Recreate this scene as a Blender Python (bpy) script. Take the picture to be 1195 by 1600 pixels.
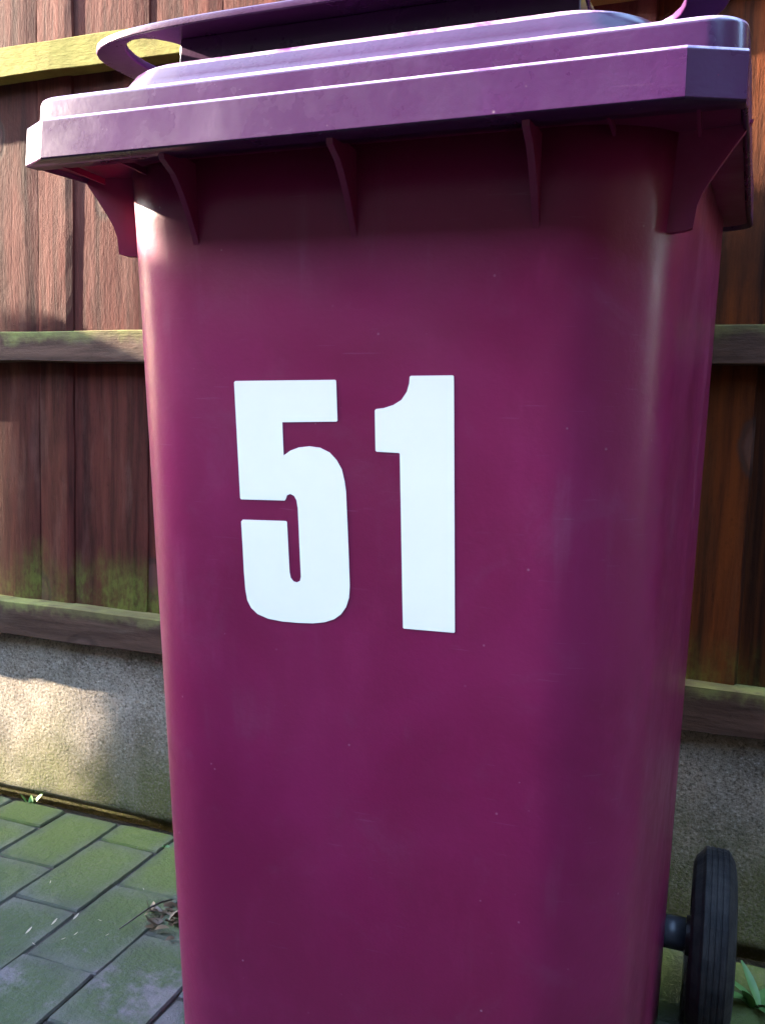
import bpy, bmesh, math, random
from mathutils import Vector, Matrix, noise as mn
random.seed(7)
scn = bpy.context.scene
C = scn.collection
for o in list(bpy.data.objects): bpy.data.objects.remove(o)

# ------------------------------------------------------------------ camera
PITCH, ROLL, YAW = math.radians(5.69), math.radians(-1.738), math.radians(-20.296)
CAMZ, FPX, CX, CY = 0.6984, 1368.2, 597.5, 800.0
fw = Vector((math.sin(YAW)*math.cos(PITCH), math.cos(YAW)*math.cos(PITCH), -math.sin(PITCH)))
rt = Vector((math.cos(YAW), -math.sin(YAW), 0))
dn = fw.cross(rt)
rt2 = rt*math.cos(ROLL) + dn*math.sin(ROLL)
dn2 = -rt*math.sin(ROLL) + dn*math.cos(ROLL)
cam_d = bpy.data.cameras.new('camera')
cam = bpy.data.objects.new('camera', cam_d); C.objects.link(cam)
m3 = Matrix((rt2, -dn2, -fw)).transposed()
cam.matrix_world = Matrix.Translation((0, 0, CAMZ)) @ m3.to_4x4()
cam_d.sensor_fit = 'VERTICAL'; cam_d.sensor_height = 24.0; cam_d.lens = 24.0*FPX/1600.0
cam_d.clip_start = 0.02; cam_d.clip_end = 500
scn.camera = cam

# ------------------------------------------------------------------ light
SUN_EL, SUN_PHI = math.radians(20), math.radians(6.0)      # low sun from the left, almost along the fence
SUN_STRENGTH, SKY_STRENGTH, EXPOSURE = 2.8, 0.15, 4.9
to_sun = Vector((-math.cos(SUN_PHI)*math.cos(SUN_EL), -math.sin(SUN_PHI)*math.cos(SUN_EL), math.sin(SUN_EL)))
w = bpy.data.worlds.new('World'); scn.world = w; w.use_nodes = True
nt = w.node_tree; bg = nt.nodes['Background']
sky = nt.nodes.new('ShaderNodeTexSky'); sky.sky_type = 'NISHITA'; sky.sun_disc = False
sky.sun_elevation = SUN_EL; sky.sun_rotation = math.atan2(to_sun.x, to_sun.y)
nt.links.new(sky.outputs[0], bg.inputs[0]); bg.inputs[1].default_value = SKY_STRENGTH
sd = bpy.data.lights.new('sun', 'SUN'); sd.energy = SUN_STRENGTH; sd.angle = math.radians(0.5); sd.color = (1.0, 0.83, 0.64)
so = bpy.data.objects.new('sun', sd); C.objects.link(so)
so.rotation_euler = to_sun.to_track_quat('Z', 'Y').to_euler(); so.location = to_sun*8
vs = scn.view_settings
vs.view_transform = 'Standard'; vs.look = 'None'; vs.exposure = EXPOSURE; vs.gamma = 1; vs.use_curve_mapping = False

def ray(x, y):                                                  # photo pixel -> direction
    return rt2*((x-CX)/FPX) + dn2*((y-CY)/FPX) + fw

# ------------------------------------------------------------------ node helpers
class NB:
    def __init__(s, name):
        s.m = bpy.data.materials.new(name); s.m.use_nodes = True
        s.t = s.m.node_tree; s.p = s.t.nodes['Principled BSDF']
    def n(s, typ, **kw):
        nd = s.t.nodes.new(typ)
        for k, v in kw.items():
            if k.startswith('i_'):
                key = k[2:]; key = int(key) if key.isdigit() else key
                s.inp(nd, key, v)
            else: setattr(nd, k, v)
        return nd
    def inp(s, nd, key, v):
        sock = nd.inputs[key]
        if isinstance(v, bpy.types.NodeSocket): s.t.links.new(v, sock)
        else: sock.default_value = v
    def mapping(s, vec, scale=(1,1,1), loc=(0,0,0)):
        nd = s.n('ShaderNodeMapping'); s.inp(nd, 'Vector', vec); s.inp(nd, 'Scale', scale); s.inp(nd, 'Location', loc)
        return nd.outputs[0]
    def noise(s, vec, scale, detail=4, rough=.6, dist=0.0, col=False):
        nd = s.n('ShaderNodeTexNoise'); s.inp(nd, 'Vector', vec)
        s.inp(nd, 'Scale', scale); s.inp(nd, 'Detail', detail); s.inp(nd, 'Roughness', rough); s.inp(nd, 'Distortion', dist)
        return nd.outputs['Color' if col else 'Fac']
    def voro(s, vec, scale, feature='F1', out='Distance', rand=1.0):
        nd = s.n('ShaderNodeTexVoronoi', feature=feature); s.inp(nd, 'Vector', vec); s.inp(nd, 'Scale', scale); s.inp(nd, 'Randomness', rand)
        return nd.outputs[out]
    def ramp(s, fac, stops, interp='LINEAR'):
        nd = s.n('ShaderNodeValToRGB'); s.inp(nd, 0, fac); cr = nd.color_ramp; cr.interpolation = interp
        while len(cr.elements) < len(stops): cr.elements.new(.5)
        for e, (p, c) in zip(cr.elements, stops):
            e.position = p; e.color = (c, c, c, 1) if isinstance(c, (int, float)) else (*c, 1)
        return nd.outputs[0]
    def map(s, v, a, b, c=0.0, d=1.0, smooth=True):
        nd = s.n('ShaderNodeMapRange', interpolation_type='SMOOTHSTEP' if smooth else 'LINEAR')
        s.inp(nd, 'Value', v); s.inp(nd, 'From Min', a); s.inp(nd, 'From Max', b); s.inp(nd, 'To Min', c); s.inp(nd, 'To Max', d)
        return nd.outputs[0]
    def mix(s, f, a, b, mode='MIX'):
        nd = s.n('ShaderNodeMix', data_type='RGBA', blend_type=mode)
        s.inp(nd, 0, f)
        for k, v in ((6, a), (7, b)): s.inp(nd, k, v if isinstance(v, bpy.types.NodeSocket) else (*v, 1))
        return nd.outputs[2]
    def math(s, op, a, b=0.0, c=0.0):
        nd = s.n('ShaderNodeMath', operation=op)
        s.inp(nd, 0, a); s.inp(nd, 1, b); s.inp(nd, 2, c)
        return nd.outputs[0]
    def bump(s, h, strength=.5, dist=.002, normal=None):
        nd = s.n('ShaderNodeBump'); s.inp(nd, 'Height', h); s.inp(nd, 'Strength', strength); s.inp(nd, 'Distance', dist)
        if normal is not None: s.inp(nd, 'Normal', normal)
        return nd.outputs[0]
    def pos(s): return s.n('ShaderNodeNewGeometry').outputs['Position']
    def sep(s, v):
        nd = s.n('ShaderNodeSeparateXYZ'); s.inp(nd, 0, v); return nd.outputs
    def rnd(s): return s.n('ShaderNodeObjectInfo').outputs['Random']
    def offs(s, v, k=17.0):                                     # shift coordinates by the object's own random number
        r = s.math('MULTIPLY', s.rnd(), k)
        nd = s.n('ShaderNodeVectorMath', operation='ADD'); s.inp(nd, 0, v)
        cb = s.n('ShaderNodeCombineXYZ'); s.inp(cb, 0, r); s.inp(cb, 1, r); s.inp(cb, 2, r)
        s.inp(nd, 1, cb.outputs[0]); return nd.outputs[0]
    def out(s, **kw):
        for k, v in kw.items(): s.inp(s.p, k.replace('_', ' '), v if not (isinstance(v, tuple) and len(v) == 3) else (*v, 1))
        return s.m

def mat_plastic(name, dark, light, dust_low=True, rough=(.30, .46), lump=2.2, bmp=.10, grime=1.0):
    b = NB(name); P = b.pos()
    n1 = b.noise(P, 5, 5, .6, .4); n2 = b.noise(b.mapping(P, (1, 1, .35)), 22, 5, .65)
    col = b.mix(b.map(n1, .35, .68), dark, light)
    col = b.mix(b.math('MULTIPLY', b.map(n2, .52, .75), .3), col, tuple(min(1, c*1.25+.008) for c in light))
    # chalky rub marks and fine scratches in several directions
    sc = None
    for i, (rx, rz, th) in enumerate(((.3, .2, .70), (1.3, 1.0, .715), (-.7, .6, .72))):
        mp = b.n('ShaderNodeMapping'); b.inp(mp, 'Vector', P); b.inp(mp, 'Rotation', (rx*.2, rx, rz)); b.inp(mp, 'Scale', (14, 14, 260))
        s_ = b.map(b.noise(mp.outputs[0], 1.6, 2, .5), th, th+.035)
        sc = s_ if sc is None else b.math('MAXIMUM', sc, s_)
    patch = b.map(b.noise(P, 7, 3, .6), .47, .62)
    sc = b.math('MULTIPLY', b.math('MULTIPLY', sc, patch), .22*grime)
    col = b.mix(sc, col, (.32, .2, .27))
    speck = b.map(b.voro(P, 75), .05, .085, 1, 0)
    keep = b.map(b.noise(P, 31, 2), .56, .63)
    speck = b.math('MULTIPLY', b.math('MULTIPLY', speck, keep), .5)
    if dust_low:
        z = b.sep(P)[2]
        low = b.map(z, .12, .5, 1.0, .45)
        speck = b.math('MULTIPLY', speck, low)
    col = b.mix(speck, col, (.45, .36, .36))
    drip = b.map(b.noise(b.mapping(P, (1, 1, .07)), 38, 4, .6), .56, .74)
    drip = b.math('MULTIPLY', drip, b.map(b.noise(P, 4.5, 3, .5), .42, .62, 0, .16*grime))
    col = b.mix(drip, col, (.30, .20, .26))
    smear = b.math('MULTIPLY', b.map(b.noise(P, 12, 6, .72, .8), .54, .70), .10*grime)
    col = b.mix(smear, col, (.26, .15, .22))
    r = b.math('ADD', b.map(b.noise(P, 9, 5, .7), .3, .7, rough[0], rough[1]), b.math('MULTIPLY', b.math('ADD', drip, smear), .8))
    r = b.math('ADD', r, b.math('MULTIPLY', sc, .4))
    h = b.math('ADD', b.noise(P, 260, 3, .6), b.math('MULTIPLY', b.noise(P, 28, 3, .5), lump))
    nrm = b.bump(h, bmp, .0016)
    return b.out(Base_Color=col, Roughness=r, Normal=nrm, IOR=1.42)

def mat_wood(name, axis, top=(.085, .0200, .0135), deep=(.029, .0070, .0048), grey=(.115, .048, .036), green=None, yellow=0.0, tops=()):
    """stained fence timber; axis = grain direction; green = list of (z0, z1) heights where algae sits"""
    b = NB(name)
    tc = b.n('ShaderNodeTexCoord').outputs['Object']
    P = b.offs(tc); W = b.pos(); z = b.sep(W)[2]
    along = {'z': (1, 1, .05), 'x': (.05, 1, 1)}[axis]
    warp = b.noise(b.mapping(P, tuple(max(a, .25) for a in along)), 9, 3, .5)
    wv = b.n('ShaderNodeVectorMath', operation='ADD'); b.inp(wv, 0, P)
    sc = b.n('ShaderNodeVectorMath', operation='SCALE'); cb = b.n('ShaderNodeCombineXYZ')
    for i in range(3): b.inp(cb, i, warp)
    b.inp(sc, 0, cb.outputs[0]); b.inp(sc, 'Scale', .035); b.inp(wv, 1, sc.outputs[0])
    G = wv.outputs[0]
    g1 = b.noise(b.mapping(G, along), 60, 6, .65); g2 = b.noise(b.mapping(G, along), 420, 3, .6)
    med = tuple(max(a, .16) for a in along)
    blot = b.noise(b.mapping(P, tuple(max(a, .3) for a in along)), 9, 6, .68)
    fine = b.noise(b.mapping(P, tuple(max(a, .45) for a in along)), 130, 5, .75)
    streak = b.noise(b.mapping(P, med), 26, 5, .65)
    col = b.mix(b.map(g1, .3, .7), deep, top)
    col = b.mix(b.math('MULTIPLY', b.map(streak, .5, .72), .6), col, grey)
    col = b.mix(b.math('MULTIPLY', b.map(blot, .48, .7), .6), col, tuple(c*.5 for c in deep))
    col = b.mix(b.math('MULTIPLY', b.map(fine, .55, .75), .45), col, tuple(c*.5 for c in deep))
    col = b.mix(.6, col, b.mix(b.rnd(), (.70, .65, .65), (1.2, 1.1, 1.05)), 'MULTIPLY')
    # knots
    kv = b.mapping(P, (6.0, 6.0, 3.6) if axis == 'z' else (3.6, 6, 6))
    wk = b.n('ShaderNodeVectorMath', operation='ADD'); b.inp(wk, 0, kv)
    sk = b.n('ShaderNodeVectorMath', operation='SCALE'); b.inp(sk, 0, b.noise(P, 40, 3, .6, 0, True)); b.inp(sk, 'Scale', .06); b.inp(wk, 1, sk.outputs[0])
    kd = b.voro(wk.outputs[0], 1.0)
    knot = b.map(kd, .09, .13, 1, 0); edge = b.math('MULTIPLY', b.map(kd, .10, .125), b.map(kd, .13, .165, 1, 0))
    col = b.mix(b.math('MULTIPLY', knot, .35), col, (.10, .06, .05))
    col = b.mix(b.math('MULTIPLY', edge, .7), col, (.03, .018, .014))
    if yellow:
        yy = b.map(b.noise(P, 16, 4, .6), .25, .6, yellow*.6, yellow)
        col = b.mix(yy, col, b.mix(fine, (.13, .115, .02), (.27, .24, .06)))
    for (z0, z1, amt) in (green or []):
        mk = b.map(b.math('ADD', z, b.math('MULTIPLY', b.math('SUBTRACT', b.noise(b.mapping(P, (1, 1, .35)), 24, 4, .6), .5), .16)), z0, z1, 1, 0)
        mk = b.math('MULTIPLY', b.math('MULTIPLY', mk, b.map(b.noise(P, 13, 4, .65), .36, .58, .15, 1)), b.map(fine, .3, .6, .35*amt, amt))
        col = b.mix(mk, col, b.mix(fine, (.045, .052, .008), (.12, .135, .024)))
    for (z0, z1) in tops:
        mk = b.math('MULTIPLY', b.map(b.math('ADD', z, b.math('MULTIPLY', b.math('SUBTRACT', b.noise(P, 30, 4, .6), .5), .05)), z0, z1), b.map(z, z1+.012, z1+.03, 1, 0))
        mk = b.math('MULTIPLY', mk, b.map(b.noise(P, 7, 3), .38, .6, .35, .9))
        col = b.mix(mk, col, b.mix(fine, (.12, .125, .03), (.24, .24, .08)))
    h = b.math('ADD', b.math('MULTIPLY', g1, .8), b.math('MULTIPLY', g2, .5))
    h = b.math('ADD', h, b.math('MULTIPLY', fine, 1.3)); h = b.math('SUBTRACT', h, b.math('MULTIPLY', edge, .5))
    nrm = b.bump(h, .6, .0014)
    return b.out(Base_Color=col, Roughness=.85, Normal=nrm, Specular_IOR_Level=.12)

def mat_concrete():
    b = NB('gravel_concrete'); P = b.pos(); x, y, z = b.sep(P)
    v1 = b.voro(P, 120); v2 = b.voro(P, 62); n = b.noise(P, 9, 5, .65); nf = b.noise(P, 240, 4, .7)
    vc = b.n('ShaderNodeTexVoronoi'); b.inp(vc, 'Vector', P); b.inp(vc, 'Scale', 120.0)
    bit = b.noise(P, 210, 4, .85)
    col = b.mix(b.map(n, .3, .7), (.22, .185, .14), (.42, .365, .29))
    col = b.mix(b.math('MULTIPLY', b.map(bit, .55, .64), .65), col, (.60, .54, .47))
    col = b.mix(b.math('MULTIPLY', b.map(bit, .47, .40), .75), col, (.075, .062, .048))
    col = b.mix(b.math('MULTIPLY', b.map(nf, .5, .75), .4), col, (.12, .11, .09))
    # algae: rises from the ground and in streaks
    ng = b.noise(b.mapping(P, (1, 1, .45)), 7, 5, .6)
    mk = b.map(b.math('ADD', z, b.math('MULTIPLY', b.math('SUBTRACT', ng, .5), .42)), .0, .22, 1, 0)
    mk = b.math('MULTIPLY', mk, b.map(nf, .3, .6, .55, .95))
    col = b.mix(mk, col, b.mix(nf, (.045, .055, .014), (.16, .17, .05)))
    h = b.math('ADD', b.math('MULTIPLY', b.map(v1, 0, .55, 1, 0), .3), b.math('MULTIPLY', b.noise(P, 150, 6, .78), 1.2))
    h = b.math('ADD', h, b.math('MULTIPLY', nf, .9))
    return b.out(Base_Color=col, Roughness=.92, Normal=b.bump(h, 1.0, .0065), Specular_IOR_Level=.2)

def mat_paver():
    b = NB('mossy_paver'); P = b.pos(); r = b.rnd(); Q = b.offs(P, 3.0)
    n = b.noise(Q, 14, 5, .65); nf = b.noise(P, 190, 4, .7); nm = b.noise(P, 6.5, 5, .62, .3)
    col = b.mix(b.map(n, .3, .7), (.050, .047, .048), (.112, .103, .106))
    col = b.mix(.6, col, b.mix(r, (.75, .72, .75), (1.2, 1.15, 1.15)), 'MULTIPLY')
    col = b.mix(b.math('MULTIPLY', b.map(nf, .52, .75), .5), col, (.08, .075, .07))
    y = b.sep(P)[1]
    near_wall = b.map(y, .7, 1.2, .0, .17)
    mk = b.map(b.math('ADD', b.math('ADD', nm, b.math('MULTIPLY', b.math('SUBTRACT', b.noise(P, 45, 6, .75), .5), .35)), near_wall), .37, .50)
    ob = b.sep(b.n('ShaderNodeTexCoord').outputs['Object'])
    ex = b.map(b.math('ADD', b.math('ABSOLUTE', ob[0]), b.math('MULTIPLY', b.noise(P, 35, 3), .03)), .045, .075, 1, .6)
    ey = b.map(b.math('ADD', b.math('ABSOLUTE', ob[1]), b.math('MULTIPLY', b.noise(P, 33, 3), .04)), .075, .118, 1, .6)
    mk = b.math('MULTIPLY', b.math('MULTIPLY', mk, b.math('MULTIPLY', ex, ey)), b.map(nf, .25, .6, .55, .95))
    gm = b.mix(b.map(y, .85, 1.2), (.034, .052, .020), (.085, .115, .014))
    col = b.mix(mk, col, b.mix(b.math('MULTIPLY', b.map(nf, .4, .7), .45), gm, (.05, .065, .03)))
    h = b.math('ADD', b.math('MULTIPLY', nf, .8), b.math('MULTIPLY', b.noise(P, 60, 4, .6), 1.5))
    return b.out(Base_Color=col, Roughness=.9, Normal=b.bump(h, .7, .003), Specular_IOR_Level=.25)

def mat_simple(name, c1, c2, scale=30, rough=.8, bump=.4, bdist=.002, spec=.3):
    b = NB(name); P = b.pos(); n = b.noise(P, scale, 5, .65)
    return b.out(Base_Color=b.mix(b.map(n, .3, .7), c1, c2), Roughness=rough, Normal=b.bump(b.noise(P, scale*4, 4, .6), bump, bdist), Specular_IOR_Level=spec)

def mat_leaf(name, c1, c2):
    b = NB(name); n = b.noise(b.pos(), 60, 3)
    return b.out(Base_Color=b.mix(n, c1, c2), Roughness=.5, Subsurface_Weight=0.0)

M_BODY = mat_plastic('burgundy_plastic', (.150, .0068, .044), (.188, .0100, .062), grime=.5)
M_LID = mat_plastic('burgundy_lid_plastic', (.032, .0048, .038), (.043, .0070, .052), dust_low=False, rough=(.24, .36), lump=.6, bmp=.065, grime=.1)
def mat_scuff_highlight():
    b = NB('scuffed_highlit_lid_edge'); P = b.pos(); n = b.noise(P, 55, 5, .7); n2 = b.noise(P, 260, 3, .7)  # white edge highlights put into the colour, mixed with real edge wear
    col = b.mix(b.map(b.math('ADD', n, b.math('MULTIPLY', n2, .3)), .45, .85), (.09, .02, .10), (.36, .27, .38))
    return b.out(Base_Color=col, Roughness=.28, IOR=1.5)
M_SCUFF_HIGHLIGHT = mat_scuff_highlight()
M_PLANK = mat_wood('stained_fence_board', 'z', green=[(.36, .47, .9)])
M_RAIL = mat_wood('stained_fence_rail', 'x', top=(.095, .054, .037), deep=(.038, .021, .015), grey=(.14, .105, .072), tops=((.345, .368), (.815, .842)))
M_PLANK_SUN = mat_wood('sun_orange_board', 'z', top=(.088, .021, .0036), deep=(.018, .0046, .0014), grey=(.062, .021, .007), green=[(.36, .45, .6)])  # orange glow of the low sun put into the right-hand boards' colour
M_TOPRAIL = mat_wood('algae_fence_rail', 'x', yellow=.95)
M_CONC = mat_concrete(); M_PAVER = mat_paver()
M_SOIL = mat_simple('dark_joint_soil', (.02, .017, .014), (.055, .045, .038), 80, .95, .8, .004)
M_RUBBER = mat_simple('black_rubber', (.007, .007, .008), (.026, .024, .022), 45, .75, .5, .0015, .3)
M_BLACK = mat_simple('black_plastic', (.012, .011, .012), (.022, .02, .021), 40, .4, .15, .001, .5)
M_STEEL = mat_simple('painted_steel', (.03, .032, .04), (.06, .062, .07), 50, .35, .2, .001, .5)
M_WHITE = mat_simple('white_vinyl', (.86, .845, .80), (.88, .865, .82), 20, .35, .03, .0005, .4)
M_BLOCKER_BOARDING = mat_simple('dark_blocker_boarding', (.020, .016, .014), (.034, .027, .023), 12, .9)
M_BLOCKER_SHED = mat_simple('dark_blocker_timber', (.007, .006, .005), (.012, .010, .009), 12, .9, .4, .002, .1)
M_LOW_BOUNCE_TARMAC = mat_simple('low_bounce_tarmac', (.022, .022, .023), (.04, .04, .041), 60, .9, .8, .004, .25)
M_UNSEEN_TILE = mat_simple('unseen_roof_tile', (.08, .05, .045), (.13, .08, .07), 8, .8)
M_GREEN = mat_leaf('weed_leaf', (.05, .13, .025), (.10, .22, .05))
M_DEAD = mat_leaf('dead_leaf', (.045, .028, .016), (.12, .075, .042))
M_PALE = mat_leaf('pale_husk', (.20, .155, .10), (.34, .28, .20))
M_TWIG = mat_leaf('twig_bark', (.022, .016, .013), (.05, .037, .028))

# ------------------------------------------------------------------ object helpers
def link(name, me, mat=None, parent=None, loc=(0, 0, 0)):
    o = bpy.data.objects.new(name, me); C.objects.link(o)
    if mat: me.materials.clear(); me.materials.append(mat)
    o.location = loc
    if parent: o.parent = parent
    return o
def mesh_of(name, bm, smooth=False, origin=(0, 0, 0)):
    bmesh.ops.recalc_face_normals(bm, faces=bm.faces)
    me = bpy.data.meshes.new(name)
    if any(origin): bmesh.ops.translate(bm, verts=bm.verts, vec=-Vector(origin))
    bm.to_mesh(me); bm.free()
    if smooth:
        for p in me.polygons: p.use_smooth = True
    return me
def tag(o, label, cat, group=None):
    o['label'] = label; o['category'] = cat
    if group: o['group'] = group
    return o
def empty(name, loc): 
    o = bpy.data.objects.new(name, None); C.objects.link(o); o.location = loc; o.empty_display_size = .05
    return o
def bevel(o, width, seg=2, angle=30, harden=True):
    md = o.modifiers.new('bevel', 'BEVEL'); md.width = width; md.segments = seg; md.limit_method = 'ANGLE'; md.angle_limit = math.radians(angle)
    md.harden_normals = False
    for p in o.data.polygons: p.use_smooth = True
    wn = o.modifiers.new('wn', 'WEIGHTED_NORMAL'); wn.keep_sharp = True
def box(bm, x0, x1, y0, y1, z0, z1):
    v = [bm.verts.new((x, y, z)) for z in (z0, z1) for y in (y0, y1) for x in (x0, x1)]
    for f in ((0, 1, 3, 2), (4, 5, 7, 6), (0, 1, 5, 4), (2, 3, 7, 6), (0, 2, 6, 4), (1, 3, 7, 5)): bm.faces.new([v[i] for i in f])
    return v
def loft(bm, rings, cap0=True, cap1=True):
    vs_ = [[bm.verts.new(p) for p in r] for r in rings]
    n = len(rings[0])
    for a, b_ in zip(vs_, vs_[1:]):
        for i in range(n): bm.faces.new((a[i], a[(i+1) % n], b_[(i+1) % n], b_[i]))
    if cap0: bm.faces.new(vs_[0])
    if cap1: bm.faces.new(vs_[-1])
    return vs_
def fill_loops(bm, loops, to3d):
    """flat polygon (first loop) with holes (others) as faces; to3d maps 2-D points"""
    es = []
    for lp in loops:
        v = [bm.verts.new(to3d(p)) for p in lp]
        es += [bm.edges.new((v[i], v[(i+1) % len(v)])) for i in range(len(v))]
    bmesh.ops.triangle_fill(bm, edges=es, use_beauty=True, use_dissolve=False)
def solid(bm, vec):
    fs = list(bm.faces)
    r = bmesh.ops.extrude_face_region(bm, geom=fs)
    vv = [g for g in r['geom'] if isinstance(g, bmesh.types.BMVert)]
    bmesh.ops.translate(bm, verts=vv, vec=vec)
def arc(cx, cy, r, a0, a1, n):
    return [(cx + r*math.cos(math.radians(a0+(a1-a0)*i/n)), cy + r*math.sin(math.radians(a0+(a1-a0)*i/n))) for i in range(n+1)]
def plan(hf, hr, yf, yr, rf, rr, n=10, m=6):
    """rounded trapezoid plan (centre x = 0): hf / hr half widths at front / rear"""
    def X(y, s): t = (y-yf)/(yr-yf); return s*(hf+(hr-hf)*t)
    pts = []
    pts += arc(-hf+rf, yf+rf, rf, 180, 270, n)
    pts += [(-hf+rf+(2*hf-2*rf)*i/12, yf) for i in range(1, 12)]
    pts += arc(hf-rf, yf+rf, rf, 270, 360, n)
    pts += [(X(yf+rf+(yr-rr-yf-rf)*i/m, 1), yf+rf+(yr-rr-yf-rf)*i/m) for i in range(1, m)]
    pts += arc(hr-rr, yr-rr, rr, 0, 90, n)
    pts += [(hr-rr-(2*hr-2*rr)*i/6, yr) for i in range(1, 6)]
    pts += arc(-hr+rr, yr-rr, rr, 90, 180, n)
    pts += [(X(yr-rr-(yr-rr-yf-rf)*i/m, -1), yr-rr-(yr-rr-yf-rf)*i/m) for i in range(1, m)]
    return pts

# ------------------------------------------------------------------ ground
GX = 60
bm = bmesh.new(); f = [bm.verts.new(p) for p in ((-GX, -GX, -.03), (GX, -GX, -.03), (GX, GX, -.03), (-GX, GX, -.03))]; bm.faces.new(f)
gnd = link('ground', mesh_of('ground', bm), M_SOIL); gnd['kind'] = 'structure'

FY = 1.237                                                        # front of the concrete gravel board
ROW, LEN, JX, JY = .1155, .190, .0026, .0022
bm = bmesh.new(); box(bm, -2.6, 1.2, .26, 1.212, -.028, -.0048)
paving = link('paving', mesh_of('paving', bm), M_SOIL); paving['kind'] = 'structure'
def paver_mesh(seed, lx, ly):
    rr = random.Random(seed); b = bmesh.new()
    nx, ny = 4, 6; g = []
    for zi, (z, ins) in enumerate(((-.020, .0), (-.003, .0), (0.0, .0018))):
        ring = []
        for i in range(nx): ring.append((-lx/2+lx*i/nx, -ly/2))
        for i in range(ny): ring.append((lx/2, -ly/2+ly*i/ny))
        for i in range(nx): ring.append((lx/2-lx*i/nx, ly/2))
        for i in range(ny): ring.append((-lx/2, ly/2-ly*i/ny))
        out = []
        for k, (x, y) in enumerate(ring):
            q = Vector((x*30+seed*7.1, y*30, seed))
            d = mn.noise(q)*.0022
            sx = (lx/2-ins-abs(d))/(lx/2); sy = (ly/2-ins-abs(d))/(ly/2)
            c = .0
            if abs(abs(x)-lx/2) < 1e-6 and abs(abs(y)-ly/2) < 1e-6: c = .0012
            out.append((x*sx-math.copysign(c, x)*1, y*sy-math.copysign(c, y), z + (mn.noise(q*2)*.0012 if zi == 2 else 0)))
        g.append(out)
    loft(b, g)
    return mesh_of('paver', b, smooth=False)
PV = [paver_mesh(k, ROW-JX, LEN-JY) for k in range(8)]
HALF = [paver_mesh(20+k, ROW-JX, .086) for k in range(3)]
rowX0 = -.9695                                                    # centre of the row between the joints at -1.027 and -0.912
far = bmesh.new()
for i in range(-12, 16):
    xc = rowX0 + i*ROW
    shift = (.955 + LEN/2) if i % 2 == 1 else (1.045 + LEN/2)
    shift += random.uniform(-.006, .006)
    for j in range(-8, 2):
        yc = shift + j*LEN
        if yc - LEN/2 < .27: continue
        if yc - LEN/2 > 1.19: continue
        short = yc + LEN/2 > 1.216
        if short:
            l = 1.212-(yc-LEN/2)
            if l < .03: continue
            me = None
        zz = random.uniform(-.0025, .0015); rx, ry, rz = [random.uniform(-.008, .008) for _ in range(3)]
        near = yc > .2 and -1.75 < xc < .45
        if near:
            if short:
                me = paver_mesh(40+i, ROW-JX, l-JY); o = link('paver', me, M_PAVER, paving, (xc, yc-LEN/2+l/2, zz))
            else:
                o = link('paver', random.choice(PV), None, paving, (xc, yc, zz))
                if not o.data.materials: o.data.materials.append(M_PAVER)
            o.rotation_euler = (rx, ry, rz)
        else:
            ly = l if short else LEN
            yy = yc-LEN/2+l/2 if short else yc
            box(far, xc-(ROW-JX)/2, xc+(ROW-JX)/2, yy-(ly-JY)/2, yy+(ly-JY)/2, -.02, zz)
bm = bmesh.new(); box(bm, -2.6, 2.3, -3.0, .258, -.028, -.002)
tp_ = link('low_bounce_path', mesh_of('low_bounce_path', bm), M_LOW_BOUNCE_TARMAC); tp_['kind'] = 'structure'  # added unseen strip, dark to cut light bouncing up under the lid
fo = link('outer_pavers', mesh_of('outer_pavers', far), M_PAVER, paving); fo['kind'] = 'stuff'

# ------------------------------------------------------------------ fence
fence = empty('fence', (0, FY, 0))
tag(fence, 'reddish brown wooden board fence with rails standing on concrete gravel board behind bin', 'fence')
FX0, FX1 = -3.0, 2.2
def fence_part(name, bm, mat, origin, smooth=False):
    o = link(name, mesh_of(name, bm, smooth, origin), mat, fence, Vector(origin)-Vector((0, FY, 0)))
    return o
# gravel board: a long concrete plank with an uneven cast face
bm = bmesh.new()
nx, nz = 260, 26
vv = {}
for i in range(nx+1):
    for k in range(nz+1):
        x = FX0+(FX1-FX0)*i/nx; z = .001+.302*k/nz
        d = mn.noise(Vector((x*9, 3, z*9)))*.0018 + mn.noise(Vector((x*37, 1, z*37)))*.0012
        if k in (0, nz): d += .004
        vv[i, k] = bm.verts.new((x, FY+d, z))
for i in range(nx):
    for k in range(nz): bm.faces.new((vv[i, k], vv[i+1, k], vv[i+1, k+1], vv[i, k+1]))
bot = [bm.verts.new((FX0+(FX1-FX0)*i/nx, FY+.05, .001)) for i in range(nx+1)]
for i in range(nx): bm.faces.new((vv[i, 0], vv[i+1, 0], bot[i+1], bot[i]))
top = [bm.verts.new((FX0+(FX1-FX0)*i/nx, FY+.05, .303)) for i in range(nx+1)]
for i in range(nx):
    bm.faces.new((vv[i, nz], vv[i+1, nz], top[i+1], top[i])); bm.faces.new((bot[i], bot[i+1], top[i+1], top[i]))
box(bm, FX0, FX1, FY+.032, FY+.049, -.029, .0009)  # added foot, blocks light from behind so the gap stays dark
gb = fence_part('gravel_board', bm, M_CONC, (0, FY, 0), True); gb['label'] = 'rough concrete gravel board with green algae'

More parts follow.
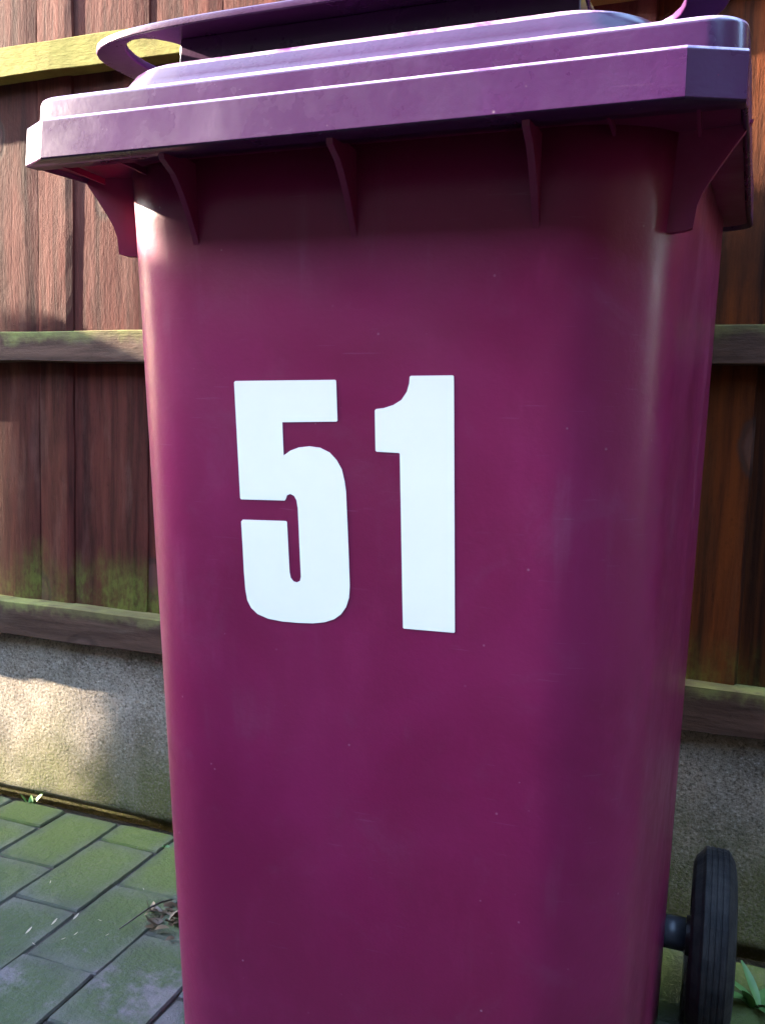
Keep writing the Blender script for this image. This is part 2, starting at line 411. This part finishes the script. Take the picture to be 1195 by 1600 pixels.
def rail(name, z0, z1, y0, y1, mat, seed):
    bm = bmesh.new(); n = 110; rings = []
    for i in range(n+1):
        x = FX0+(FX1-FX0)*i/n
        w_ = lambda k, a=.0013: mn.noise(Vector((x*6, seed*3.3+k, 0)))*a*2 + mn.noise(Vector((x*31, seed+k*2, 1)))*a*.6
        c = .0012
        rings.append([(x, y0+c+w_(0), z0+w_(1)), (x, y0+w_(2), z0+c+w_(1)), (x, y0+w_(2), z1-c+w_(3)), (x, y0+c+w_(0), z1+w_(3)), (x, y1, z1+w_(3)), (x, y1, z0+w_(1))])
    loft(bm, rings)
    return fence_part(name, bm, mat, (0, (y0+y1)/2, (z0+z1)/2))
PY = FY+.014                                                      # mean front of the boards
rail('rail', .305, .365, 1.212, PY+.004, M_RAIL, 1)
rail('rail', .789, .8395, 1.221, PY+.004, M_RAIL, 2)
rail('rail', 1.265, 1.3135, 1.221, PY+.004, M_TOPRAIL, 3)
rail('rail', 1.70, 1.75, 1.221, PY+.004, M_RAIL, 4)
# feather-edge boards, each its own
edges = [-1.255, -1.1135, -1.0385, -.886, -.752, -.63, -.50, -.37, -.24, -.10, .052, .175]
x = edges[0]
left = []
while x > FX0+.05: x -= random.uniform(.115, .145); left.append(x)
edges = left[::-1]+edges
x = edges[-1]
while x < FX1-.05: x += random.uniform(.115, .145); edges.append(x)
for bi, (a, b_) in enumerate(zip(edges, edges[1:])):
    vis = -1.4 < a < -.6 or -.1 < a < .25
    nx, nz = (5, 60) if vis else (2, 14)
    z0, z1 = .3051, 1.82 + random.uniform(-.004, .004)
    bm = bmesh.new(); rings = []
    b2 = b_ - .0005; t0, t1 = (.001, .013) if a > -.11 else (.0055, .0088)                       # thick edge on the right
    lean = random.uniform(-.0015, .0015)
    for k in range(nz+1):
        z = z0+(z1-z0)*k/nz; r_ = []
        for i in range(nx+1):
            u = i/nx; xx = a+(b2-a)*u
            if i == nx: xx += mn.noise(Vector((bi*5.1, z*14, 2)))*.0022 - .0012
            d = mn.noise(Vector((xx*22+bi*9, bi, z*4)))*.0008 + mn.noise(Vector((xx*80, bi, z*16)))*.0004
            yy = PY + .006 - (t0+(t1-t0)*u) + d + lean
            r_.append((xx, yy + (.002 if i in (nx,) else 0), z))
        r_.append((b2+.004, PY+.010, z)); r_.append((b2+.004, PY+.016, z)); r_.append((a, PY+.016, z))
        rings.append(r_)
    loft(bm, rings)
    fence_part('plank', bm, M_PLANK_SUN if a > -.11 else M_PLANK, ((a+b_)/2, PY, 0), False)

# ------------------------------------------------------------------ added sun-blocking wall, out of frame to the left; its stepped top places shadow edges
steps = [(-1.5, .312, 1.62), (.313, .347, 1.70), (.348, .78, 1.632), (.781, 1.01, 1.99)]
bm = bmesh.new()
for y0, y1, h in steps: box(bm, -2.73, -2.63, y0, y1, -.03, h-.035)
box(bm, -2.73, -2.63, 1.011, 1.056, -.03, .898)
gw_ = link('sun_block_wall', mesh_of('sun_block_wall', bm), M_CONC)
for y0, y1, h in steps:
    bm = bmesh.new(); box(bm, -2.74, -2.62, y0, y1, h-.034, h); link('sun_block_cap', mesh_of('sun_block_cap', bm), M_CONC, gw_)
bm = bmesh.new(); box(bm, -2.74, -2.62, 1.011, 1.090, .90, 1.433); link('sun_block_end', mesh_of('sun_block_end', bm), M_CONC, gw_)
tag(gw_, 'added unseen concrete sun-blocking wall standing across the paving, left of the fence boards', 'wall')

# ------------------------------------------------------------------ the house behind the photographer, across the path; added, dark and tall to cut low front light
unseen_house = empty('unseen_house', (-1, -3.0, 0)); tag(unseen_house, 'added dark boarded house wall facing the fence from across the path', 'unseen_house')
bm = bmesh.new(); box(bm, -7, 8, -6, 0, -.03, 3.7); link('wall', mesh_of('wall', bm), M_BLOCKER_BOARDING, unseen_house)  # added unseen wall, cuts low front light
bm = bmesh.new()
loft(bm, [[(x, .2, 3.65), (x, .2, 3.76), (x, -3, 5.3), (x, -6.2, 3.76), (x, -6.2, 3.65)] for x in (-7.15, 8.2)])
link('unseen_roof', mesh_of('unseen_roof', bm), M_UNSEEN_TILE, unseen_house)

# dark timber shed added out of frame to block light from the right
blocker_shed = empty('blocker_shed', (2.3, -.9, 0)); tag(blocker_shed, 'dark stained timber shed added unseen to block light from the right of bin', 'blocker_shed')
bm = bmesh.new(); box(bm, 0, 2.2, -2.0, 2.08, -.03, 3.1); link('wall', mesh_of('wall', bm), M_BLOCKER_SHED, blocker_shed)  # added unseen wall, blocks light from the right
bm = bmesh.new(); loft(bm, [[(-.12, y, 3.101), (-.12, y, 3.16), (2.3, y, 3.7), (2.3, y, 3.101)] for y in (-2.05, 2.09)]); link('unseen_roof', mesh_of('unseen_roof', bm), M_BLOCKER_SHED, blocker_shed)

# ------------------------------------------------------------------ wheelie bin
XC = -.2432
ROOT = Vector((XC, .80, 0))
binr = empty('wheelie_bin', ROOT)
tag(binr, 'burgundy plastic wheelie bin with white number 51 on its front, standing before the fence', 'wheelie bin')
def bpart(name, bm, mat, smooth=True, parent=None):
    """geometry is given with x measured from the bin's centre line, y and z in the world"""
    for v in bm.verts: v.co = Vector((v.co.x, v.co.y-ROOT.y, v.co.z))
    return link(name, mesh_of(name, bm, smooth), mat, parent or binr)
SLOPE = .086                                                      # the mouth of the bin rises to the rear
def zrise(y): return SLOPE*(y-.54)
def front_y(z): return .583+(.827-z)*.0878
def body_ring(z, grow=0.0):
    d = .827-z
    return plan(.2185-d*.0150+grow, .240-d*.0154+grow, front_y(z)-grow, 1.083, .078, .05)
bm = bmesh.new(); rings = []
zs = [.004, .012] + [.04+.735*i/16 for i in range(17)] + [.80, .825, .85]
for i, z in enumerate(zs):
    g = -.008 if i == 0 else 0
    rings.append([(x, y, z) for x, y in body_ring(z, g)])
rings.append([(x, y, .888+zrise(y)) for x, y in body_ring(.888, .0006)])
loft(bm, rings)
body = bpart('body', bm, M_BODY)
# rim flange round the mouth, hidden under the lid from above
bm = bmesh.new()
o1 = plan(.2465, .2655, .531, 1.094, .022, .03); i1 = body_ring(.888, -.003)
ra = [(x, y, .8865+zrise(y)) for x, y in i1]; rb = [(x, y, .8865+zrise(y)) for x, y in o1]
rc = [(x, y, .896+zrise(y)) for x, y in o1]; rd = [(x, y, .896+zrise(y)) for x, y in i1]
loft(bm, [ra, rb, rc, rd], False, False)
rim = bpart('rim', bm, M_BODY, smooth=False)
# gusset ribs under the front of the rim
for xr in (-.128, 0.0, .128):
    bm = bmesh.new(); pts = [(.536, .8862)]
    for k in range(9):
        t = k/8
        pts.append((.538+.0465*t**.62 if k else .538, .8785-.052*t))
    pts[-1] = (front_y(.8265)+.0008, .8265)
    pts += [(front_y(.8265)+.006, .8265), (front_y(.885)+.008, .8862)]
    v = [bm.verts.new((xr-.0023, y, z)) for y, z in pts]; bm.faces.new(v); solid(bm, Vector((.0046, 0, 0)))
    bpart('rib', bm, M_BODY, smooth=False)
# corner brackets: plates below the rim, splayed forward so the sun misses their faces, with a web on the front
prof = [(.256, .895), (.250, .886), (.243, .8765), (.2345, .864), (.229, .855), (.2255, .846), (.2245, .838), (.2238, .832), (.2185, .8305), (.190, .8295), (.185, .895)]
for s in (-1, 1):
    bm = bmesh.new(); v = [bm.verts.new((s*h, .620-(h-.21)*.2, z)) for h, z in prof]; bm.faces.new(v); solid(bm, Vector((0, .006, 0)))
    bpart('corner_bracket', bm, M_BODY, smooth=False)
    bm = bmesh.new()
    box(bm, s*.1745-.001, s*.1745+.001, .545, .585, .8835, .888)
    box(bm, s*.2250-.001, s*.2250+.001, .545, .600, .8835, .888)
    box(bm, min(s*.1758, s*.2238), max(s*.1758, s*.2238), .5445, .5465, .8838, .888)
    bpart('rim_pocket', bm, M_BODY, smooth=False)

# lid -------------------------------------------------------------
def lid_ring(z, ins=0.0, sx=0.0):
    return [(x, y, z+zrise(y)) for x, y in plan(.2515-ins-sx, .272-ins-sx, .540+ins, 1.108-ins, .024, .034)]
def dome_ring(z, ins, side, r=.045):
    return [(x, y, z+zrise(y)) for x, y in plan(.206-side, .215-side, .566+ins, 1.06-ins, r, .06)]
bm = bmesh.new()
rings = [lid_ring(.887, .004), lid_ring(.8832, .003), lid_ring(.8830, .0012), lid_ring(.8842, .0), lid_ring(.8848, .0), lid_ring(.8856, .00003), lid_ring(.905, .0009), lid_ring(.9275, .0019), lid_ring(.9285, .0020), lid_ring(.9290, .0022), lid_ring(.9304, .0027), lid_ring(.9314, .0039), lid_ring(.9319, .0060), lid_ring(.9320, .0085), lid_ring(.9321, .0120),
         dome_ring(.9330, -.002, -.004), dome_ring(.9345, .0, .0), dome_ring(.9430, .0012, .004), dome_ring(.9500, .0022, .011), dome_ring(.9506, .0024, .012), dome_ring(.9525, .0032, .017), dome_ring(.9538, .0048, .022), dome_ring(.9544, .0075, .027), dome_ring(.9545, .011, .032), dome_ring(.958, .06, .08), dome_ring(.962, .15, .14)]
loft(bm, rings, True, True)
lid = bpart('lid', bm, M_LID)
bm = bmesh.new()                                                   # thicker band along the front of the skirt, ends chamfered
pl = [(-.2508, .5425), (-.2505, .5412), (-.2208, .5235), (.2182, .5235), (.2500, .5412), (.2503, .5425), (.2503, .556), (-.2508, .556)]
rings = []
for z, ins in ((.8826, .0012), (.8834, .0), (.8838, .0), (.8846, .00008), (.9086, .00155), (.9094, .0016), (.9098, .0017), (.9110, .0022), (.9118, .0034), (.9121, .0052), (.9122, .0085)):
    rings.append([(x*(1-ins*.8), y+ins if y < .55 else y, z+zrise(y)) for x, y in pl])
loft(bm, rings)
band = bpart('lid_band', bm, M_LID, smooth=True, parent=lid)
def scuff_highlight(o, zones):
    o.data.materials.append(M_SCUFF_HIGHLIGHT)
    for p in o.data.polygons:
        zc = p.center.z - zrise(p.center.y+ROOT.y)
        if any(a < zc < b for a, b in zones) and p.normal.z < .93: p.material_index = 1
scuff_highlight(lid, [(.9291, .9319), (.9507, .9543)]); scuff_highlight(band, [(.9099, .9121)])
for e in band.data.edges:                                          # keep the chamfer corners crisp
    va, vb = [band.data.vertices[i].co for i in e.vertices]
    if abs(va.z-vb.z) > .0003 and abs(va.x-vb.x) < .004: e.use_edge_sharp = True
# grip plate above the lid
bm = bmesh.new()
def stad(x0, x1, y0, y1, r, n=8):
    return arc(x0+r, y0+r, r, 180, 270, n)+arc(x1-r, y0+r, r, 270, 360, n)+arc(x1-r, y1-r, r, 0, 90, n)+arc(x0+r, y1-r, r, 90, 180, n)
def oval_end(s):                                                   # D-shaped hole near each end
    p = arc(s*.170, .612, .036, 0, 360, 22)[:-1]
    return [(s*.1790+(x-s*.170)*.86, .634+(y-.612)*1.5) for x, y in p]
outer = []
for t in range(48):                                                # long rounded plate
    a = 2*math.pi*t/48; c, s_ = math.cos(a), math.sin(a)
    outer.append((math.copysign(abs(c)**.42, c)*.2375, .634+math.copysign(abs(s_)**.62, s_)*.068))
fill_loops(bm, [outer, oval_end(-1), oval_end(1)], lambda p: Vector((p[0], p[1], .979+zrise(p[1])*.6)))
solid(bm, Vector((0, 0, .006)))
grip = bpart('grip_plate', bm, M_LID, smooth=False, parent=lid); bevel(grip, .0013, 2, 40)
bm = bmesh.new()
pr = [(-.148, .589), (.148, .589), (.148, .648), (-.148, .648)]
loft(bm, [[(x*1.01, y, .948) for x, y in pr], [(x, y+.0 if y < .6 else y, .982) for x, y in pr]])
gw = bpart('grip_web', bm, M_LID, smooth=False, parent=lid); bevel(gw, .002, 2, 40)
# rear handle bar and hinge arms
bm = bmesh.new()
def tube(bm, pts, r, n=12):
    rings = []
    for i, p in enumerate(pts):
        p = Vector(p); d = (Vector(pts[min(i+1, len(pts)-1)])-Vector(pts[max(i-1, 0)])).normalized()
        up = Vector((0, 0, 1)) if abs(d.z) < .9 else Vector((0, 1, 0))
        u = d.cross(up).normalized(); v = u.cross(d)
        rr = r[i] if isinstance(r, (list, tuple)) else r
        rings.append([p+u*rr*math.cos(2*math.pi*k/n)+v*rr*math.sin(2*math.pi*k/n) for k in range(n)])
    loft(bm, rings)
tube(bm, [(-.205, 1.197, 1.02), (.205, 1.197, 1.02)], .0105)
for s in (-1, 1):
    tube(bm, [(s*.2, 1.15, .99), (s*.2, 1.182, 1.0), (s*.2, 1.197, 1.02)], .010)
bpart('handle', bm, M_BODY)
bm = bmesh.new()
hp = [(1.09, .930), (1.165, .940), (1.182, .955), (1.186, .985), (1.183, 1.060), (1.170, 1.092), (1.125, 1.10), (1.09, 1.060)]
loft(bm, [[(x, y, z) for y, z in hp] for x in (-.236, .236)])
hh = bpart('sun_block_hinge', bm, M_BODY, smooth=False); bevel(hh, .006, 3, 30)  # unseen hump, enlarged to block sun from the fence behind
# wheels ------------------------------------------------------------
AX = (1.058, .105)
bm = bmesh.new(); tube(bm, [(-.288, *AX), (.288, *AX)], .0135, 16)
bpart('axle', bm, M_STEEL)
def spin(bm, prof, n=40):
    rings = []
    for k in range(n):
        a = 2*math.pi*k/n
        rings.append([(x, AX[0]+r*math.cos(a), AX[1]+r*math.sin(a)) for x, r in prof])
    rings.append(rings[0])
    vs_ = [[bm.verts.new(p) for p in r] for r in rings[:-1]]; m = len(prof)
    for i in range(n):
        A, B = vs_[i], vs_[(i+1) % n]
        for j in range(m): bm.faces.new((A[j], A[(j+1) % m], B[(j+1) % m], B[j]))
for s in (-1, 1):
    x0 = .2565; 
    wroot = None
    tp = [(x0+.000, .083), (x0+.003, .092), (x0+.010, .0995), (x0+.0125, .1035)]
    for k in range(4):
        xa = x0+.0135+k*.0062
        tp += [(xa, .1045), (xa+.0035, .1045), (xa+.0042, .1035), (xa+.0055, .1035)]
    tp += [(x0+.0385, .1042), (x0+.042, .099), (x0+.046, .092), (x0+.048, .083), (x0+.048, .070), (x0, .070)]
    bm = bmesh.new(); spin(bm, [(s*x, r) for x, r in tp])
    wroot = bpart('wheel', bm, M_RUBBER, smooth=False)
    bm = bmesh.new(); spin(bm, [(s*x, r) for x, r in ((x0+.006, .0705), (x0+.042, .0705), (x0+.042, .062), (x0+.030, .055), (x0+.030, .026), (x0+.044, .022), (x0+.044, .0138), (x0-.004, .0138), (x0-.004, .022), (x0+.02, .026), (x0+.02, .055), (x0+.006, .062))])
    bpart('hub', bm, M_BLACK, smooth=False, parent=wroot)
    bm = bmesh.new(); tube(bm, [(s*.222, *AX), (s*.2515, *AX)], .019, 16)
    bpart('axle_sleeve', bm, M_STEEL, parent=wroot)

# white figures stuck on the front ----------------------------------
def zoomp(x, y): return (320+x*.36820, 540+y*.36820)
five = [(126,156),(131,150),(553,145),(558,149),(564,318),(560,322),(330,325),(336,466),(365,445),(400,432),(445,427),(490,433),(530,453),(560,485),(582,525),(594,575),(600,620),(605,735),(610,850),(616,1020),(613,1070),(600,1110),(578,1140),(550,1160),(510,1173),(460,1178),(400,1176),(330,1170),(270,1158),(225,1138),(198,1112),(182,1080),(174,1035),(168,960),(162,850),(156,746),(163,738),(345,744),(350,748),(361,960),(366,985),(378,1000),(392,1004),(405,998),(409,980),(396,690),(390,655),(380,637),(364,629),(350,635),(345,650),(340,657),(156,652),(152,647)]
one = [(870,132),(875,128),(1052,126),(1057,130),(1061,1214),(1058,1218),(845,1200),(841,1196),(828,459),(824,455),(730,450),(725,446),(722,275),(727,269),(760,265),(800,252),(835,230),(858,195),(868,160)]
nrm = Vector((0, -1, -.0878)).normalized()
pl0 = Vector((0, .583, .827))
for name, pts, lab in (('number_sticker', five, 'white vinyl figure 5'), ('number_sticker', one, 'white vinyl figure 1')):
    P3 = []
    for p in pts:
        d = ray(*zoomp(*p)); o0 = Vector((0, 0, CAMZ))
        t = (pl0-o0).dot(nrm)/d.dot(nrm); q = o0+d*t
        P3.append(Vector((q.x-XC, q.y, q.z))+nrm*.0003)
    bm = bmesh.new()
    v = [bm.verts.new(p) for p in P3]
    bmesh.ops.triangle_fill(bm, edges=[bm.edges.new((v[i], v[(i+1) % len(v)])) for i in range(len(v))], use_beauty=True)
    solid(bm, nrm*.0002)
    o = bpart(name, bm, M_WHITE, smooth=False); o['label'] = lab

# ------------------------------------------------------------------ small things on the ground
def leaf_mesh(L, W, fold=.25, curl=.3, n=6):
    b = bmesh.new(); rows = []
    for i in range(n+1):
        t = i/n; wd = W*math.sin(math.pi*min(1, t*.92+.04))**.8*(1-.25*t)
        z = curl*L*t*t
        rows.append([b.verts.new((-wd, L*t, z+fold*wd)), b.verts.new((0, L*t, z)), b.verts.new((wd, L*t, z+fold*wd))])
    for r0, r1 in zip(rows, rows[1:]):
        for k in range(2): b.faces.new((r0[k], r0[k+1], r1[k+1], r1[k]))
    for p in b.faces: p.smooth = True
    return b
def weed(name, loc, n, L, W, label, up=(.5, 1.1), seed=1):
    rr = random.Random(seed); root = empty(name, loc); tag(root, label, 'weed')
    for k in range(n):
        l = L*rr.uniform(.6, 1.1)
        me = mesh_of('leaf', leaf_mesh(l, W*rr.uniform(.7, 1.1), .3, -rr.uniform(.1, .5)), True)
        o = link('leaf', me, M_GREEN, root, (rr.uniform(-.006, .006), rr.uniform(-.006, .006), .0))
        o.rotation_euler = (rr.uniform(*up), 0, 2*math.pi*k/n+rr.uniform(-.4, .4))
    return root
weed('weed', (.095, 1.115, -.002), 11, .055, .008, 'green leafy weed growing from paving beside the wheel', (.35, 1.0), 3)
weed('weed', (-1.118, 1.222, -.012), 7, .030, .0045, 'tiny green weed sprouting in the gap under the gravel board', (.5, 1.2), 5)
weed('weed', (-.792, 1.172, -.004), 4, .014, .0035, 'tiny pale green sprout on paving close to the bin', (.5, 1.2), 8)
# twig
bm = bmesh.new()
tw = [(-.712, .941, .004), (-.704, .962, .009), (-.697, .985, .013), (-.690, 1.008, .013), (-.683, 1.026, .009)]
tube(bm, [Vector(p)-Vector((-.7, .98, 0)) for p in tw], [.0008, .0012, .0014, .0015, .001], 6)
tag(link('twig', mesh_of('twig', bm, True), M_TWIG, None, (-.7, .98, 0)), 'thin dark bent twig lying on mossy pavers', 'twig')
# heap of dead leaf scraps beside the bin
rr = random.Random(12); heap = empty('leaf_litter', (-.655, .992, 0)); tag(heap, 'small heap of crumbled brown dead leaves on paving against the bin', 'leaf litter')
for k in range(46):
    l = rr.uniform(.008, .022)
    me = mesh_of('scrap', leaf_mesh(l, l*.32, rr.uniform(-.6, .8), rr.uniform(-.6, .9), 4), True)
    o = link('scrap', me, M_DEAD, heap, (rr.gauss(0, .019), rr.gauss(0, .017), .003+abs(rr.gauss(0, .0045))))
    o.rotation_euler = (rr.uniform(-.6, .9), rr.uniform(-.6, .6), rr.uniform(0, 6.28))
# pale husks and crumbs
spots = [(-.785, .937, 'joint'), (-.803, .915, 'joint'), (-.820, .885, 'joint'), (-.747, .95, 'a'), (-.72, .923, 'b'), (-.759, .907, 'c'), (-.768, .893, 'd'), (-.79, .870, 'e'), (-.880, 1.0, 'f'), (-.742, 1.04, 'g')]
labs = ['pale dry husk in paving joint, farthest of three', 'pale dry husk in paving joint, middle of three', 'pale dry husk in paving joint, nearest of three']
for k, (x, y, t) in enumerate(spots):
    l = .011 if t == 'joint' else rr.uniform(.004, .007)
    me = mesh_of('husk', leaf_mesh(l, l*.17, .5, .3, 4), True)
    o = link('husk', me, M_PALE, None, (x, y, .003)); o.rotation_euler = (.1, rr.uniform(-.3, .3), -.1 if t == 'joint' else rr.uniform(0, 6))
    if t == 'joint': tag(o, labs[k], 'dry husk')
    else: tag(o, 'tiny pale leaf scrap scattered on mossy pavers left of bin', 'leaf scrap', 'pale leaf scraps on the pavers')
